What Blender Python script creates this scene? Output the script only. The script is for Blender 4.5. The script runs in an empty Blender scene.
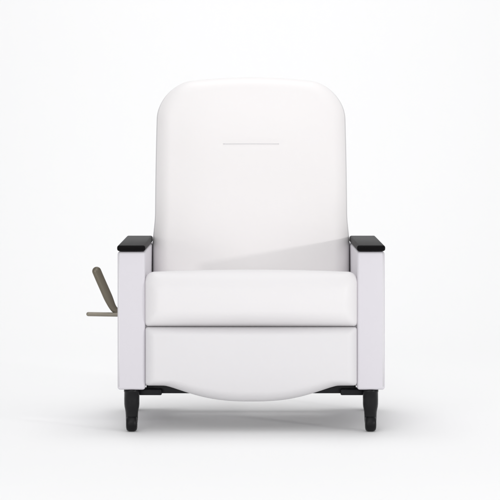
import bpy, bmesh, math, random
from mathutils import Vector, Matrix
C = bpy.context.scene.collection
PI = math.pi
sc = bpy.context.scene

# ---------------------------------------------------------------- materials
def mat(name, col, rough=0.5, bump=0.0, scale=200.0, spec=0.5, coat=0.0, vary=0.0, metal=0.0, big=0.0):
    m = bpy.data.materials.new(name); m.use_nodes = True
    nt = m.node_tree; b = nt.nodes['Principled BSDF']
    b.inputs['Base Color'].default_value = (*col, 1)
    b.inputs['Roughness'].default_value = rough
    b.inputs['Metallic'].default_value = metal
    b.inputs['Specular IOR Level'].default_value = spec
    b.inputs['Coat Weight'].default_value = coat
    tc = nt.nodes.new('ShaderNodeTexCoord')
    if vary:
        n = nt.nodes.new('ShaderNodeTexNoise'); n.inputs['Scale'].default_value = 6; n.inputs['Detail'].default_value = 5
        nt.links.new(tc.outputs['Object'], n.inputs['Vector'])
        r = nt.nodes.new('ShaderNodeMapRange')
        r.inputs['To Min'].default_value = 1 - vary; r.inputs['To Max'].default_value = 1 + vary
        nt.links.new(n.outputs['Fac'], r.inputs['Value'])
        mx = nt.nodes.new('ShaderNodeVectorMath'); mx.operation = 'SCALE'
        mx.inputs[0].default_value = col
        nt.links.new(r.outputs['Result'], mx.inputs['Scale'])
        nt.links.new(mx.outputs[0], b.inputs['Base Color'])
    last = None
    if big:
        n = nt.nodes.new('ShaderNodeTexNoise'); n.inputs['Scale'].default_value = 5; n.inputs['Detail'].default_value = 1.5
        nt.links.new(tc.outputs['Object'], n.inputs['Vector'])
        bp = nt.nodes.new('ShaderNodeBump'); bp.inputs['Strength'].default_value = big; bp.inputs['Distance'].default_value = 0.01
        nt.links.new(n.outputs['Fac'], bp.inputs['Height']); last = bp
    if bump:
        v = nt.nodes.new('ShaderNodeTexNoise'); v.inputs['Scale'].default_value = scale; v.inputs['Detail'].default_value = 4
        nt.links.new(tc.outputs['Object'], v.inputs['Vector'])
        bp = nt.nodes.new('ShaderNodeBump'); bp.inputs['Strength'].default_value = bump; bp.inputs['Distance'].default_value = 0.001
        nt.links.new(v.outputs['Fac'], bp.inputs['Height'])
        if last: nt.links.new(last.outputs[0], bp.inputs['Normal'])
        last = bp
    if last: nt.links.new(last.outputs[0], b.inputs['Normal'])
    return m
M_white = mat('white_vinyl', (.872, .850, .848), .42, .15, 420, .3, vary=.006, big=.45)
M_seat_shade  = mat('white_vinyl_seat_shade', (.785, .770, .778), .42, .15, 420, .3, vary=.006, big=.5)  # same vinyl as the backrest, with shade put into the colour
M_foot_shade  = mat('white_vinyl_footrest_shade', (.73, .718, .732), .42, .15, 420, .3, vary=.006, big=.5)  # same vinyl again, deeper shade of the lower front painted into the colour
M_rim_shade   = mat('white_vinyl_rim_shade', (.64, .63, .64), .5, .15, 420, .2, vary=.006)  # same vinyl; grey shading of the backrest edge painted as a darker colour
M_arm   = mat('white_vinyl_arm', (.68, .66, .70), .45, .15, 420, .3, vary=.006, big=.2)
M_pipe  = mat('white_piping', (.72, .71, .73), .45, .1, 500, .3)
M_slit  = mat('stitched_slit', (.74, .73, .74), .6, .1, 500, .2)
M_cap   = mat('dark_urethane', (.004, .0035, .004), .45, .2, 300, .06, vary=.1)
M_black = mat('black_plastic', (.004, .004, .005), .24, .1, 200, .26, vary=.1)
M_tread = mat('caster_rubber', (.005, .005, .006), .4, .2, 200, .22, vary=.1)
M_steel = mat('black_steel', (.006, .006, .008), .4, .15, 300, .25)
M_lever = mat('bronze_plastic', (.14, .12, .085), .28, .2, 250, .6, vary=.08, metal=.25)
M_rod   = mat('pale_bronze_rod', (.25, .225, .18), .3, .2, 250, .5, vary=.08, metal=.3)
M_floor = mat('white_sweep', (.955, .955, .955), .8, .05, 60, .1, vary=.002)

# ---------------------------------------------------------------- helpers
def obj(name, bm, m, parent=None, smooth=True, m2=None):
    bmesh.ops.recalc_face_normals(bm, faces=bm.faces)
    me = bpy.data.meshes.new(name); bm.to_mesh(me); bm.free()
    me.materials.append(m)
    if m2: me.materials.append(m2)
    if smooth:
        for p in me.polygons: p.use_smooth = True
    o = bpy.data.objects.new(name, me); C.objects.link(o)
    if parent: o.parent = parent
    return o

def rbox(bm, x0, x1, y0, y1, z0, z1, r=.006, seg=3):
    res = bmesh.ops.create_cube(bm, size=1)
    vs = res['verts']
    for v in vs:
        v.co = Vector((x0 if v.co.x < 0 else x1, y0 if v.co.y < 0 else y1, z0 if v.co.z < 0 else z1))
    es = list({e for v in vs for e in v.link_edges})
    if r: bmesh.ops.bevel(bm, geom=es, offset=r, segments=seg, profile=.5, affect='EDGES')

def tube(bm, pts, rad, n=12, closed=False, sx=1, caps=True):
    pts = [Vector(p) for p in pts]; N = len(pts); rings = []
    rad = rad if isinstance(rad, (list, tuple)) else [rad]*N
    for i, p in enumerate(pts):
        a = pts[(i-1) % N] if (closed or i > 0) else p
        b = pts[(i+1) % N] if (closed or i < N-1) else p
        t = (b-a).normalized()
        up = Vector((0, 1, 0)) if abs(t.y) < .9 else Vector((1, 0, 0))
        s = t.cross(up).normalized(); u = s.cross(t).normalized()
        rings.append([bm.verts.new(p + s*math.cos(2*PI*k/n)*rad[i] + u*math.sin(2*PI*k/n)*rad[i]*sx) for k in range(n)])
    for i in range(N if closed else N-1):
        A, B = rings[i], rings[(i+1) % N]
        for k in range(n): bm.faces.new((A[k], A[(k+1) % n], B[(k+1) % n], B[k]))
    if not closed and caps:
        bm.faces.new(rings[0][::-1]); bm.faces.new(rings[-1])

def lathe(bm, prof, n=32, M=Matrix()):
    rings = []
    for r, z in prof:
        rings.append([bm.verts.new(M @ Vector((r*math.cos(2*PI*k/n), r*math.sin(2*PI*k/n), z))) for k in range(n)])
    for A, B in zip(rings, rings[1:]):
        for k in range(n): bm.faces.new((A[k], A[(k+1) % n], B[(k+1) % n], B[k]))
    bm.faces.new(rings[0][::-1]); bm.faces.new(rings[-1])

def resample(pts, n):
    P = [Vector(p) for p in pts]; P.append(P[0].copy())
    L = [0]
    for a, b in zip(P, P[1:]): L.append(L[-1] + (b-a).length)
    out = []; j = 0
    for i in range(n):
        t = L[-1]*i/n
        while L[j+1] < t: j += 1
        f = (t-L[j])/max(1e-9, L[j+1]-L[j]); out.append(P[j].lerp(P[j+1], f))
    return out

def rrect(hw, z0, z1, rt, rb, arch=0.0, bulge=0.0, n=240, bottom=None):
    """rounded rectangle outline, arched top, optional bottom curve; centred vertically"""
    pts = []
    for k in range(25):
        a = k/24*PI/2; pts.append((hw-rt+rt*math.cos(a), z1-rt+rt*math.sin(a)))
    for k in range(1, 24):
        pts.append(((hw-rt)*(1-2*k/24), z1))
    for k in range(25):
        a = PI/2+k/24*PI/2; pts.append((-hw+rt+rt*math.cos(a), z1-rt+rt*math.sin(a)))
    for k in range(1, 16):
        pts.append((-hw, z1-rt+(z0+rb-z1+rt)*k/16))
    for k in range(25):
        a = PI+k/24*PI/2; pts.append((-hw+rb+rb*math.cos(a), z0+rb+rb*math.sin(a)))
    for k in range(1, 60):
        pts.append(((-hw+rb)*(1-2*k/60), z0))
    for k in range(25):
        a = 1.5*PI+k/24*PI/2; pts.append((hw-rb+rb*math.cos(a), z0+rb+rb*math.sin(a)))
    for k in range(1, 16):
        pts.append((hw, z0+rb+(z1-rt-z0-rb)*k/16))
    out = []
    zm = (z0+z1)/2; hz = (z1-z0)/2
    for x, z in pts:
        t = (z-zm)/hz
        zz = z
        if z > zm: zz += arch*(1-(x/hw)**2)*min(1, t*1.0)
        elif bottom: zz += bottom(x)*(-t)
        xx = x*(1+bulge*(1-t*t))
        out.append((xx, zz))
    return [(p.x, p.y) for p in resample([Vector((a, b, 0)) for a, b in out], n)]

def cushion(bm, outl, T, r, crown, cz, px=2.0, back_r=.012, rings=22, fn=None, segs=10, rim=None):
    """outline in xz; front is -y. front plane at y=0, back at y=T"""
    a = max(abs(p[0]) for p in outl); b = max(abs(p[1]-cz) for p in outl)
    prof = []
    for k in range(7):                                   # back edge
        th = PI/2*(1-k/6); prof.append((back_r*(1-math.cos(th)), T-back_r+back_r*math.sin(th)))
    for k in range(1, 5): prof.append((0, T-back_r+(r-T+back_r)*k/5))
    for k in range(segs+1):
        th = PI/2*k/segs; prof.append((r*(1-math.cos(th)), r*(1-math.sin(th))))
    def put(x, z, y, w):
        xx = max(-1, min(1, x/a)); zz = max(-1, min(1, (z-cz)/b))
        y -= w*crown*(1-abs(xx)**px)*(1-abs(zz)**px)
        v = Vector((x, y, z))
        return bm.verts.new(fn(v) if fn else v)
    R = []
    for d, y in prof:
        w = max(0, 1-y/r) if y < r else 0
        R.append([put(p[0]*(1-d/a), cz+(p[1]-cz)*(1-d/b), y, w) for p in outl])
    fx, fz = 1-r/a, 1-r/b
    for k in range(1, rings):
        s = 1-k/rings
        R.append([put(p[0]*fx*s, cz+(p[1]-cz)*fz*s, 0, 1) for p in outl])
    for i, (A, B) in enumerate(zip(R, R[1:])):
        n = len(A)
        for k in range(n):
            f = bm.faces.new((A[k], A[(k+1) % n], B[(k+1) % n], B[k]))
            if rim is not None and i < rim: f.material_index = 1
    c = put(0, cz, 0, 1)
    A = R[-1]; n = len(A)
    for k in range(n): bm.faces.new((A[k], A[(k+1) % n], c))
    bm.faces.new(R[0][::-1])

# ---------------------------------------------------------------- chair
root = bpy.data.objects.new('recliner_chair', None); C.objects.link(root)
root.location = (.0035, 0, 0)
root['label'] = 'white upholstered medical recliner with black armrest caps, black caster legs and a side lever'
root['category'] = 'chair'

# backrest ------------------------------------------------------
BH = .688
bo = rrect(.307, 0, BH, .112, .03, arch=.030, bulge=.013, n=280)
def backfn(v):
    w = math.exp(-((v.z-.50)/.13)**2)*math.exp(-(v.x/.24)**4)*.014
    l = math.exp(-((v.z-.17)/.12)**2)*math.exp(-(v.x/.25)**4)*.010
    f = 1 if v.y < .03 else 0
    g = math.exp(-((v.z-.467)/.010)**2)*(1/(1+math.exp((abs(v.x)-.10)/.008)))*.0028
    v.y -= f*(w+l-g)
    k = max(0, min(1, (.26-v.z)/.12)); k = k*k*(3-2*k)
    v.x *= 1+.026*k
    return v
RB = .050
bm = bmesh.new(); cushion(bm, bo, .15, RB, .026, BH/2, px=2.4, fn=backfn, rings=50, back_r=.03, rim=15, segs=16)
back = obj('backrest', bm, M_white, root, m2=M_rim_shade)  # second slot holds the painted edge shade
back.location = (0, .43, .405); back.rotation_euler = (-math.radians(17), 0, 0)
aB = max(abs(p[0]) for p in bo); bB = max(abs(p[1]-BH/2) for p in bo)
def by(x, z):
    return backfn(Vector((x, -.026*(1-abs(x/aB)**2.4)*(1-abs((z-BH/2)/bB)**2.4), z))).y
bm = bmesh.new()
tube(bm, [(x, by(x, .467)-.0006, .467) for x in [-.090+.180*k/24 for k in range(25)]], .0016, 8)
obj('headrest_slit', bm, M_slit, back)

# seat ----------------------------------------------------------
so = rrect(.3225, .3155, .479, .030, .012, arch=.008, n=240)
def seatfn(v):
    v.z -= max(0, v.y)*.10*max(0, min(1, (v.z-.318)/.1)); return v
bm = bmesh.new(); cushion(bm, so, .062, .052, .030, .40, px=2.1, fn=None, segs=16)
seat = obj('seat_cushion', bm, M_seat_shade, root); seat.location = (0, -.022, 0)
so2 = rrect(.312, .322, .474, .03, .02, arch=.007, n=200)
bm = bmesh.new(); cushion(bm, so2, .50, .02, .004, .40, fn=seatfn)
o = obj('seat_deck', bm, M_seat_shade, root); o.location = (0, .035, 0)

# footrest ------------------------------------------------------
def fb(x):
    t = min(1, abs(x)/.262); return -.048*(1-t**2.6)**1.4
fo = rrect(.3190, .139, .3152, .008, .010, n=320, bottom=fb)
bm = bmesh.new(); cushion(bm, fo, .060, .034, .024, .226, px=2.1, segs=16)
foot = obj('footrest', bm, M_foot_shade, root); foot.location = (0, -.016, 0)

# arms ----------------------------------------------------------
for s in (-1, 1):
    x0, x1 = sorted((s*.3185, s*.4015))
    bm = bmesh.new(); rbox(bm, x0, x1, .004, .62, .127, .542, .008, 5)
    arm = obj('arm', bm, M_arm, root)
    bm = bmesh.new()
    xx = s*.3965
    tube(bm, [(xx, .0055, z) for z in (.137, .25, .40, .538)], .0020, 8)
    obj('piping', bm, M_pipe, arm)
    bm = bmesh.new(); rbox(bm, x0-.001, x1+.001, -.003, .545, .5435, .5650, .007, 5)
    for v in bm.verts:
        if v.co.z > .554: v.co.z -= .004*max(0, (.05-v.co.y)/.05)
    obj('armrest_cap', bm, M_cap, arm)

# frame ---------------------------------------------------------
bm = bmesh.new()
rbox(bm, -.3170, .3170, .060, .095, .110, .142, .004)
for s in (-1, 1):
    x0, x1 = sorted((s*.245, s*.3170))
    rbox(bm, x0, x1, .097, .62, .118, .150, .004)
    x0, x1 = sorted((s*.270, s*.340))
    rbox(bm, x0, x1, .045, .10, .106, .125, .004)
rbox(bm, -.3145, .3145, .56, .60, .16, .20, .004)
obj('base_frame', bm, M_steel, root)

# legs with casters ---------------------------------------------
for s in (-1, 1):
    for yy in (.030, .555):
        xx = s*(.3595 if yy < .2 else .380)
        bm = bmesh.new()
        lathe(bm, [(.0225, .1265), (.0240, .125), (.0240, .1195), (.0230, .118), (.0232, .095), (.0230, .082), (.0222, .074), (.0205, .066), (.0192, .058), (.0186, .048), (.0182, .034), (.0175, .026), (.014, .022)], 40,
              Matrix.Translation((xx, yy, 0)))
        leg = obj('leg', bm, M_black, root)
        bm = bmesh.new()
        Mx = Matrix.Translation((xx, yy-.006, .0245)) @ Matrix.Rotation(PI/2, 4, 'Y')
        lathe(bm, [(.008, -.0168), (.014, -.0166), (.0190, -.0155), (.0225, -.0125), (.0243, -.007), (.0245, 0), (.0243, .007), (.0225, .0125), (.0190, .0155), (.014, .0166), (.008, .0168)], 40, Mx)
        obj('caster_wheel', bm, M_tread, leg)

# lever: flat angled paddle bending in to the arm, thin pale rod at its base
def smoothpath(P, n=10):
    P = [Vector(p) for p in P]; out = []
    Q = [P[0]]+P+[P[-1]]
    for i in range(1, len(Q)-2):
        for k in range(n):
            t = k/n; a, b, c, d = Q[i-1:i+3]
            out.append(.5*((2*b)+(-a+c)*t+(2*a-5*b+4*c-d)*t*t+(-a+3*b-3*c+d)*t**3))
    out.append(P[-1]); return out
def round_tube(P, rmain, sx=1):
    P = [Vector(p) for p in P]
    L = [0]
    for a, b in zip(P, P[1:]): L.append(L[-1]+(b-a).length)
    T = L[-1]; r0, r1 = rmain(0.0), rmain(1.0)
    pts, rad = [], []
    d = (P[0]-P[2]).normalized(); c = P[0]-d*r0
    for k in range(8, -1, -1):
        a = PI/2*k/8*.985; pts.append(c+d*r0*math.sin(a)); rad.append(r0*math.cos(a))
    for p, l in zip(P, L):
        if r0*1.1 < l < T-r1*1.1: pts.append(p); rad.append(rmain(l/T))
    d = (P[-1]-P[-3]).normalized(); c = P[-1]-d*r1
    for k in range(9):
        a = PI/2*k/8*.985; pts.append(c+d*r1*math.sin(a)); rad.append(r1*math.cos(a))
    bm = bmesh.new(); tube(bm, pts, rad, 28, sx=sx); return bm
P = smoothpath([(-.482, .20, .484), (-.468, .20, .451), (-.453, .20, .417), (-.438, .20, .383), (-.428, .20, .362), (-.419, .20, .351), (-.406, .20, .346), (-.392, .20, .345)])
def rm(t):
    u = max(0, min(1, (t-.55)/.30)); u = u*u*(3-2*u)
    return .0140*(1-u)+.0105*u
lev = obj('lever', round_tube(P, rm, .5), M_lever, root)
P2 = [(-.402-.0056*i, .194, .3375+.0001*i) for i in range(20)]
obj('lever_rod', round_tube(P2, lambda t: .0066), M_rod, lev)

# ---------------------------------------------------------------- sweep
bm = bmesh.new()
prof = [(-12, 0), (2.5, 0)]
for k in range(1, 25):
    a = PI/2*k/24; prof.append((2.5+2.5*math.sin(a), 2.5*(1-math.cos(a))))
prof += [(5.0, 6.0)]
rows = [[bm.verts.new((x, y, z)) for x in (-9, 9)] for y, z in prof]
for A, B in zip(rows, rows[1:]): bm.faces.new((A[0], A[1], B[1], B[0]))
o = obj('backdrop', bm, M_floor); o['kind'] = 'structure'

# ---------------------------------------------------------------- light
w = bpy.data.worlds.new('World'); sc.world = w; w.use_nodes = True
bg = w.node_tree.nodes['Background']; bg.inputs[0].default_value = (.985, .988, 1, 1); bg.inputs[1].default_value = .57
def area(name, loc, tgt, size, power, col=(1, 1, 1), sy=None):
    l = bpy.data.lights.new(name, 'AREA'); l.size = size; l.energy = power; l.color = col
    if sy: l.shape = 'RECTANGLE'; l.size_y = sy
    o = bpy.data.objects.new(name, l); C.objects.link(o); o.location = loc
    o.rotation_euler = (Vector(tgt)-Vector(loc)).to_track_quat('-Z', 'Y').to_euler()
    return o
area('side_lamp', (3.8, -3.1, 1.14), (0, .3, .6), .16, 42, (1, .985, .975))
area('front_softbox', (-.8, -4.2, 2.6), (0, -.4, .2), 2.6, 38)
area('low_fill_left', (-2.4, -3.6, .6), (0, .2, .1), 1.1, 16, (1, .975, .965))  # added fill, lightens the shade under the chair
area('low_fill_right', (2.4, -3.6, .6), (0, .2, .1), 1.1, 10)  # matching added fill from the right
area('backdrop_fill', (0, 1.8, 4.4), (0, 3.2, .2), 3.0, 64)  # added fill out of frame, whitens the backdrop wall
area('floor_fill', (0, -2.2, 4.8), (0, -1.2, 0), 2.6, 22)  # added fill overhead, whitens the floor ahead of the chair

# ---------------------------------------------------------------- camera
cam = bpy.data.cameras.new('camera'); co = bpy.data.objects.new('camera', cam); C.objects.link(co)
co.location = (0, -7, .92); co.rotation_euler = (PI/2, 0, 0)
cam.lens = 168; cam.sensor_width = 36; cam.shift_y = -.2485; cam.clip_end = 100
sc.camera = co
sc.view_settings.view_transform = 'Standard'; sc.view_settings.look = 'None'; sc.view_settings.exposure = 0
